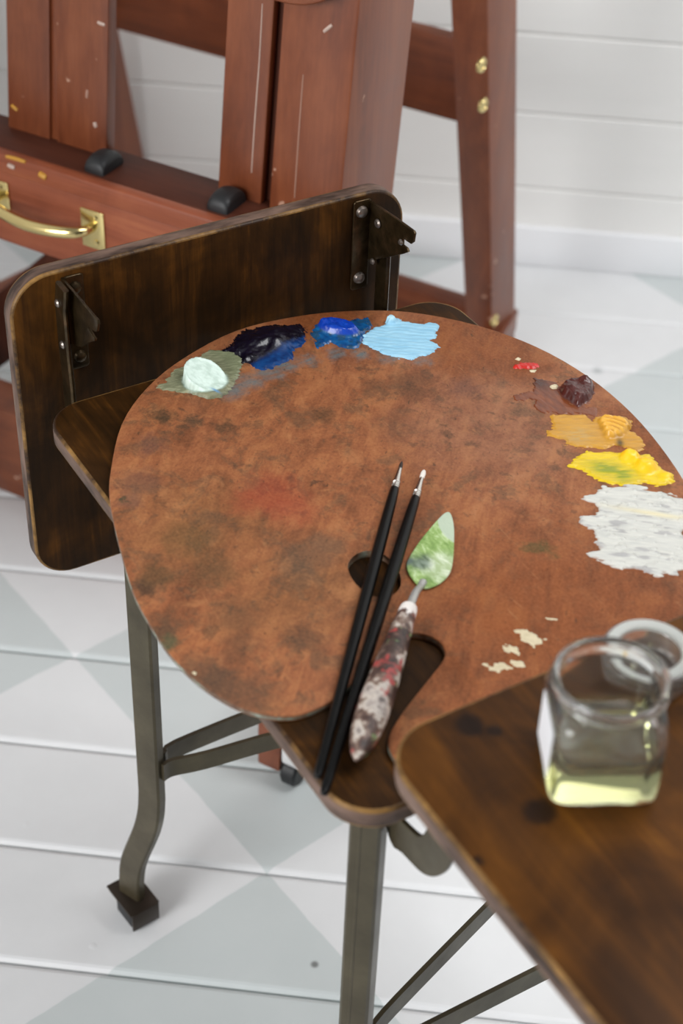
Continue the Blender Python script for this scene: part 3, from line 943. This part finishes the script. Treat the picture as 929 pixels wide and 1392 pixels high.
SKY = [(.0348, .2864), (.0289, .3011), (.0293, .3113), (.021, .3182), (.023, .3257), (.0308, .3286), (.0371, .3346), (.044, .3444), (.0454, .3506), (.0517, .3543), (.0578, .3469), (.0656, .3418), (.066, .3345), (.0802, .335), (.0842, .3255), (.085, .3043), (.076, .2928), (.0639, .2866), (.0539, .2824), (.0457, .2805)]
def sh_(P, u, v, sd):
    k = gauss(P, (.0275, .3185), .0052)
    ridge = np.abs(np.sin(v * 620 + 4 * fbm(u * 80, v * 80, 2)))
    return sstep(sd, 0, .0015) * (.0011 + .0007 * fbm(u * 90, v * 320, 3) + .0004 * ridge) + .0055 * sstep(k, .25, .8) * sstep(sd, 0, .002)
def sc_(P, u, v, sd, h):
    c = mixc(fbm(u * 140, v * 600, 3), C('#7fb6d4'), C('#a5d2e6'))
    return mixc(sstep(h, .0045, .006), c, np.tile(C('#b4dcea'), (len(P), 1)))
dab(relief(A_(SKY), sh_, sc_, .0008, .0035, (.55, .83)), 'oil_matt', 'light sky blue spread of paint with a small round knob on top')

RED = [(.1331, .3752), (.1325, .3826), (.1343, .3896), (.141, .3963), (.1453, .3933), (.1439, .3846), (.1373, .3737)]
dab(relief(A_(RED), lambda P, u, v, sd: sstep(sd, 0, .0025) * (.0009 + .0014 * fbm(u * 200, v * 400, 3)),
           lambda P, u, v, sd, h: mixc(fbm(u * 250, v * 250, 3), C('#a81713'), C('#cf2a20')), .0007, .002), 'oil', 'small bright red paint dab near the far right rim')

BROWN = [(.1807, .387), (.1746, .3962), (.1761, .4074), (.1832, .4159), (.1901, .419), (.1987, .413), (.206, .402), (.2103, .3868), (.1996, .3859), (.1903, .3846)]
BSM = [(.157, .3796), (.1708, .3948), (.184, .3892), (.2042, .3865), (.213, .3935), (.2171, .4012), (.2245, .3929), (.2158, .3805), (.2084, .3672), (.196, .3549), (.184, .3603), (.1761, .3478), (.1693, .353), (.1727, .3676)]
bp_ = lambda P: sdist(P, BROWN) + .002 * (fbm(P[:, 0] * 200, P[:, 1] * 200, 3) - .5)
def brh(P, u, v, sd):
    s = bp_(P)
    return sstep(sd, 0, .0012) * .0004 * (.5 + fbm(u * 150, v * 500, 3)) + sstep(s, 0, .005) * (.0045 + .0040 * fbm(u * 130, v * 130, 4)) + sstep(s, 0, .003) * (.004 * gauss(P, (.186, .4115), .0055) + .003 * gauss(P, (.191, .393), .006))
def brc(P, u, v, sd, h):
    c = mixc(fbm(u * 120, v * 400, 3), C('#54240f'), C('#8a4822'))
    c = mixc(sstep(P[:, 0] + P[:, 1], .575, .60) * .6, c, np.tile(C('#7b4223'), (len(P), 1)))
    c = mixc(.85 * gauss(P, (.166, .381), .012, .008), c, np.tile(C('#33140f'), (len(P), 1)))
    return mixc(sstep(bp_(P), -.0005, .001), c, mixc(fbm(u * 220, v * 220, 3), C('#3a130e'), C('#56211a')))
dab(relief([np.array(BROWN), np.array(BSM)], brh, brc, .0008, .0045, (1, 0), (260, 120)), 'oil_gloss', 'glossy dark red-brown paint lump with a thin brown smear beside it')

OCHRE = [(.2072, .3601), (.2179, .3844), (.2302, .3863), (.226, .3917), (.228, .401), (.2367, .4002), (.2364, .4114), (.2463, .4145), (.256, .4055), (.2651, .4072), (.2778, .4044), (.2807, .3948), (.2729, .3877), (.2656, .3814), (.2653, .3697), (.2569, .3576), (.252, .3521), (.2457, .3477), (.2394, .351), (.2286, .3414), (.2241, .3452), (.2234, .3515)]
def och(P, u, v, sd):
    left = sstep(P[:, 1] + .35 * P[:, 0], .470, .473)
    rr = np.hypot(P[:, 0] - .262, P[:, 1] - .372)
    folds = .5 + .5 * np.sin(rr * 1250 + 2 * fbm(u * 120, v * 120, 2))
    hi = gauss(P, (.2455, .3925), .0135, .017)
    return sstep(sd, 0, .0014) * (.0008 + .0008 * fbm(u * 120, v * 500, 3)) + left * sstep(hi, .25, .6) * sstep(sd, 0, .003) * (.004 + .0022 * folds)
def occ(P, u, v, sd, h):
    c = mixc(fbm(u * 110, v * 420, 3), C('#b07d24'), C('#d09a34'))
    c = mixc(.65 * gauss(P, (.241, .3625), .010, .012) * sstep(fbm(u * 200, v * 500, 3), .3, .6), c, np.tile(C('#b59a64'), (len(P), 1)))
    c = mixc(.9 * gauss(P, (.2655, .387), .003, .006, 1.), c, np.tile(C('#2f2a12'), (len(P), 1)))
    return mixc(sstep(h, .003, .005), c, mixc(fbm(u * 160, v * 160, 3), C('#d79a24'), C('#e6b552')))
dab(relief(A_(OCHRE), och, occ, .0007, .003, (.45, .89)), 'oil', 'mustard ochre paint dab with ridged folds between brown and yellow')

YELLOW = [(.2699, .3324), (.2639, .3446), (.2622, .3563), (.2707, .3708), (.2741, .3787), (.2761, .3878), (.2849, .3915), (.2888, .399), (.3067, .3958), (.3179, .3986), (.3263, .393), (.3232, .3793), (.3156, .3723), (.3125, .3592), (.3056, .3491), (.2975, .3425), (.2844, .3395), (.275, .3363)]
def yh(P, u, v, sd):
    return sstep(sd, 0, .0015) * (.0008 + .0012 * fbm(u * 120, v * 420, 3)) + sstep(sd, 0, .004) * (
        .006 * sstep(gauss(P, (.285, .382), .0085), .2, .9) + .0065 * sstep(gauss(P, (.301, .385), .0095), .2, .9) + .003 * gauss(P, (.318, .392), .006)) * (.8 + .35 * fbm(u * 180, v * 180, 3))
def yc(P, u, v, sd, h):
    c = mixc(fbm(u * 140, v * 420, 3), C('#cfae12'), C('#f0cf1e'))
    g = np.maximum(gauss(P, (.288, .357), .014, .009, .9), gauss(P, (.300, .362), .009))
    c = mixc(np.clip(g * 1.3 * fbm(u * 120, v * 420, 3) * 1.4, 0, .9), c, np.tile(C('#7d8f16'), (len(P), 1)))
    return mixc(sstep(h, .002, .0035), c, mixc(fbm(u * 150, v * 150, 3), C('#f2b70a'), C('#f8cb1c')))
dab(relief(A_(YELLOW), yh, yc, .0007, .003, (.45, .89)), 'oil', 'bright yellow paint dab streaked with green beside the white')

WHITE = [(.3077, .3194), (.3051, .3392), (.3091, .3515), (.3174, .3657), (.3262, .3716), (.335, .3776), (.3439, .3872), (.357, .3842), (.3724, .3726), (.3784, .3573), (.3966, .3524), (.4125, .3378), (.4125, .3242), (.4073, .3187), (.4087, .3078), (.3969, .3026), (.3877, .2904), (.376, .2873), (.3622, .282), (.3642, .292), (.3498, .2975), (.3433, .305), (.3334, .2984), (.328, .3029), (.3292, .3187), (.3177, .3245)]
def wh(P, u, v, sd):
    return sstep(sd, 0, .0015) * (.0010 + .0007 * fbm(u * 60, v * 300, 4)) + .0012 * sstep(fbm(u * 130 + 9, v * 260, 3), .64, .72) * sstep(sd, .001, .003)
def wc(P, u, v, sd, h):
    c = mixc(fbm(u * 90, v * 500, 3), C('#bcbdb8'), C('#d8d7ce'))
    c = mixc(.7 * sstep(fbm(u * 60 + 3, v * 260 + 1, 4), .57, .70), c, np.tile(C('#9d9b9c'), (len(P), 1)))
    c = mixc(.7 * sstep(h, .0006, .0002), c, np.tile(C('#a58b7c'), (len(P), 1)))
    return mixc(.6 * gauss(P, (.350, .353), .003, .03, -.75), c, np.tile(C('#e3d49e'), (len(P), 1)))
dab(relief(A_(WHITE), wh, wc, .0007, .0055, (.62, .78), (240, 110)), 'oil_matt', 'broad scraped spread of white paint, largest paint patch on the palette')

FLECKS = [[(.4057, .1861), (.4057, .1906), (.4082, .1945), (.4172, .1959), (.423, .2), (.4254, .1878), (.4156, .1847)], [(.4145, .1688), (.4161, .1744), (.4208, .1777), (.4271, .1746), (.4191, .1679)], [(.4231, .1481), (.4267, .1517), (.4266, .1583), (.4348, .1628), (.4346, .1549), (.4288, .148)], [(.4289, .1654), (.4305, .1709), (.4342, .174), (.4383, .1708), (.4345, .1637)], [(.4041, .2121), (.4099, .2194), (.4115, .2182), (.4072, .2122)],
          [(.1254, .3823), (.1246, .3868), (.1281, .3882), (.1295, .3839)], [(.1449, .3839), (.1479, .3895), (.1503, .3864), (.1485, .383)], [(.1743, .384), (.1734, .3888), (.1764, .3913), (.1795, .3871), (.1777, .3838)],
          [(.3355, -.0292), (.3352, -.0268), (.3382, -.0262), (.3392, -.0285)]]
for k, f in enumerate(FLECKS):
    big = k < 4
    mb = relief(A_(f), lambda P, u, v, sd: sstep(sd, 0, .0008) * (.0005 if big else .0009) + (.0012 if k == 7 else 0), lambda P, u, v, sd, h: mixc(fbm(u * 300, v * 300, 3), C('#c3b592'), C('#dccfb0')),
                .0005, .0035 if big else .0006, rs=(420, 300))
    mb.build('paint_fleck', M['oil_matt'], pal, smooth=180)['label'] = 'dried cream paint fleck'

# ------------------------------------------------------------------ brushes and knife
def along(p0, p1, roll=0):
    d = (p1 - p0).normalized()
    x = d.cross(ZV).normalized()
    y = d.cross(x).normalized()
    return frame(p0, x, y, d)
def brush(p0, p1, label, hair):
    L = (p1 - p0).length
    fr = along(p0, p1)
    root = thing('paint_brush', label, 'paintbrush', (p0 + p1) / 2 - Vector((0, 0, .0045)), 'black-handled brushes on the palette')
    MB().lathe([(.0003, 0), (.0009, .0018), (.0015, .005), (.0017, .011)] if hair == 'hair' else [(.0007, 0), (.0014, .0012), (.0020, .004), (.0020, .0085), (.0015, .012)], fr, 14).build('bristles', M[hair], root)
    MB().lathe([(.0013, .0055), (.0018, .012), (.0030, .0275), (.0034, .0278), (.0034, .0292), (.0030, .0295), (.0034, .0300), (.0034, .0314), (.0031, .0317), (.0035, .0322), (.0035, .0336), (.0032, .0340), (.0033, .0355)], fr, 20).build('ferrule', M['silver'], root)
    prof = [(.0030, .035), (.0036, .037), (.0040, .050), (.0045, .085), (.0047, .125), (.0045, .17), (.0041, .22), (.0037, .27), (.0033, L - .012), (.0031, L - .005), (.0024, L - .0012), (.0006, L)]
    MB().lathe([(r, z) for r, z in prof], fr, 20).build('handle', M['lacquer'], root)
brush(tp(.2085, .2165, ZP + .0050), tp(.4605, -.0038, ZP + .0036), 'thin black-handled brush with dark pointed tip, left of the two', 'hair')
brush(tp(.2265, .2255, ZP + .0050), tp(.4743, -.0075, ZP + .0036), 'thin black-handled brush with white-tipped hair, beside the palette knife', 'hair_white')

kn = thing('palette_knife', 'paint-smeared palette knife with green trowel blade and fat wooden handle', 'palette knife', tp(.37, .11, ZP))
BL = [(.3346, .1506), (.3205, .152), (.3115, .156), (.3054, .1626), (.2951, .1769), (.2863, .1914), (.2793, .2038), (.2751, .2134), (.2775, .2164), (.2887, .2118), (.3038, .2024), (.3251, .1872), (.3355, .177), (.3406, .1661), (.3413, .1559), (.3394, .1523)]
mb = MB().prism(spline(BL, 4), ZP + .0010, ZP + .0024, TF, 0, .0004, seg=1, mats=(0, 0, 0))
mb.g = [(g_[0], g_[1], .67) for g_ in mb.g]
mb.build('blade', M['blade'], kn)
nk = spline([tp(.3345, .1555, ZP + .0028), tp(.3385, .1505, ZP + .0035), tp(.3440, .1440, ZP + .0070), tp(.3520, .1355, ZP + .0100), tp(.3640, .1235, ZP + .0108)], 4, False)
MB().tube(nk, [.0030 - .0002 * i / 4 if i < 4 else .0024 + .0009 * (i - 4) / 12 for i in range(len(nk))], 12).build('shank', plain('paint_streaked_steel', '#a9a8a4', .35, .4), kn)
p0, p1 = tp(.3595, .1275, ZP + .0112), tp(.4650, .0210, ZP + .0112)
L = (p1 - p0).length
hp = [(.0045, 0), (.0060, .002), (.0066, .010), (.0078, .028), (.0094, .055), (.0107, .082), (.0111, .100), (.0104, .118), (.0085, .132), (.0054, .143), (.0012, L)]
hp = spline([(r, z) for r, z in hp], 3, False)
MB().lathe(hp, along(p0, p1), 28).build('handle', M['caked'], kn)

# ------------------------------------------------------------------ jar of oil and its lid on the raised leaf
ZL = .737
jr = thing('glass_jar', 'square clear glass jar of pale yellow oil, open, on the raised leaf', 'jar', tp(.5824, .1096, ZL + .0006))
JF = frame(tp(.5824, .1096, ZL + .0006), *(lambda x: (x, ZV.cross(x), ZV))((TA * .034 + TB * .063).normalized()))
def sqring(h, k, z, n=64):
    """ring of half-width h: k=0 circle, k=1 rounded square"""
    out = []
    for i in range(n):
        t = 2 * PI * i / n
        c, s_ = math.cos(t), math.sin(t)
        p = 2 + 5.5 * k
        r = h / (abs(c) ** p + abs(s_) ** p) ** (1 / p)
        out.append((r * c, r * s_, z))
    return out
outer = [(.0270, .9, 0), (.0297, 1, .0006), (.0312, 1, .003), (.0316, 1, .008), (.0316, 1, .042), (.0314, 1, .049), (.0310, .8, .0540), (.0306, .5, .0575), (.0303, .2, .0600), (.0302, 0, .0620), (.0303, 0, .0640),
         (.0320, 0, .0655), (.0332, 0, .0675), (.0334, 0, .0700), (.0328, 0, .0725), (.0315, 0, .0735)]
inner = [(.0296, 0, .0730), (.0287, 0, .0710), (.0282, 0, .0640), (.0282, .2, .0605), (.0284, .5, .0560), (.0288, .8, .0510), (.0290, 1, .0440), (.0291, 1, .0262), (.0284, 1, .0254), (.0270, 1, .0251), (.0100, .5, .0250)]
MB().loft([sqring(*r) for r in outer + inner], JF, 2).build('jar_body', M['glass'], jr, smooth=60)
liq = [(.0256, .9, .0046), (.0286, 1, .0058), (.0291, 1, .0090), (.0291, 1, .0245), (.0286, 1, .0247)]
MB().loft([sqring(*r) for r in liq], JF, 2).build('oil', M['oilmed'], jr, smooth=60)
lb = MB()
lb.prism(rrect(-.018, .018, .010, .046, .0015, 4), .0318, .0322, JF @ Matrix(((0, 0, -1, 0), (1, 0, 0, 0), (0, 1, 0, 0), (0, 0, 0, 1))), 0, .0001, seg=1, mats=(0, 0, 0))
lb.build('paper_label', M['label'], jr)
LF = frame(tp(.5352, .1838, ZL - .0002), TA, TB, ZV)
lid = MB().lathe([(.0005, .0), (.022, .0), (.0262, .001), (.0275, .004), (.0275, .009), (.0288, .011), (.0292, .014), (.0292, .0185), (.0280, .0205), (.0255, .0212), (.0220, .0205), (.0200, .0185), (.0190, .0140), (.0184, .0070), (.017, .0058), (.0005, .0055)], LF, 64)
seal = MB().lathe([(.0196, .0190), (.0196, .0214), (.0206, .0224), (.0256, .0224), (.0266, .0216), (.0262, .0200)], LF, 64, caps=False, closed=True)
lid = lid.build('jar_lid', M['lidglass'], loc=tp(.5352, .1838, ZL - .0002), smooth=50)
nn = NT('milky_seal_ring')
nn.set(Base_Color=(.78, .80, .76), Roughness=.3, Transmission_Weight=.45, IOR=1.4)
seal.build('seal_ring', nn.m, lid)
tag(lid, 'round clear glass lid lying behind the jar on the raised leaf', 'lid')

# ------------------------------------------------------------------ light
w = bpy.data.worlds.new('World')
bpy.context.scene.world = w
w.use_nodes = True
w.node_tree.nodes['Background'].inputs[0].default_value = (.93, .96, 1, 1)
w.node_tree.nodes['Background'].inputs[1].default_value = .29
def area_light(name, loc, look, sx, sy, power, col=(1, 1, 1)):
    l = bpy.data.lights.new(name, 'AREA')
    l.shape, l.size, l.size_y, l.energy, l.color = 'RECTANGLE', sx, sy, power, col
    o = bpy.data.objects.new(name, l)
    COL.objects.link(o)
    o.location = loc
    o.rotation_euler = (Vector(look) - Vector(loc)).to_track_quat('-Z', 'Y').to_euler()
area_light('window_light_left', (-2.4, -1.5, 1.85), (0, 1.3, .6), 1.8, 1.7, 121)
area_light('fill_light_right', (3.1, .6, 1.9), (0, 1.6, .6), 1.4, 1.6, 7)  # weak fill added from the right, no known window on that side
area_light('wall_fill_overhead', (1.5, 1.15, 2.9), (1.5, 2.2, 0), 2.2, 1.2, 62)  # unseen overhead fill added to brighten the back wall, like ceiling bounce

# ------------------------------------------------------------------ camera
cam = bpy.data.cameras.new('Camera')
co = bpy.data.objects.new('Camera', cam)
COL.objects.link(co)
f_px, pit, yaw, rol = 2260.906, .676730, -.084938, .041780
Fv = Vector((math.sin(yaw) * math.cos(pit), math.cos(yaw) * math.cos(pit), -math.sin(pit)))
Rv = Vector((math.cos(yaw), -math.sin(yaw), 0))
Uv = Rv.cross(Fv)
R2, U2 = Rv * math.cos(rol) + Uv * math.sin(rol), Uv * math.cos(rol) - Rv * math.sin(rol)
co.matrix_world = frame((0, 0, 1.45), R2, U2, -Fv)
cam.sensor_fit = 'VERTICAL'
cam.sensor_height = 36
cam.lens = f_px / 1392 * 36
cam.clip_start = .05
cam.dof.use_dof = True
cam.dof.focus_distance = 1.40
cam.dof.aperture_fstop = 5.6
sc = bpy.context.scene
sc.camera = co
sc.view_settings.view_transform = 'Standard'
sc.view_settings.look = 'None'
sc.view_settings.gamma = 1
sc.view_settings.exposure = 0
sc.view_settings.use_curve_mapping = False
sc.cycles.use_denoising = True
sc.cycles.max_bounces = 16
sc.cycles.transmission_bounces = 12
for o in sc.objects:
    if '_o' in o:
        del o['_o']
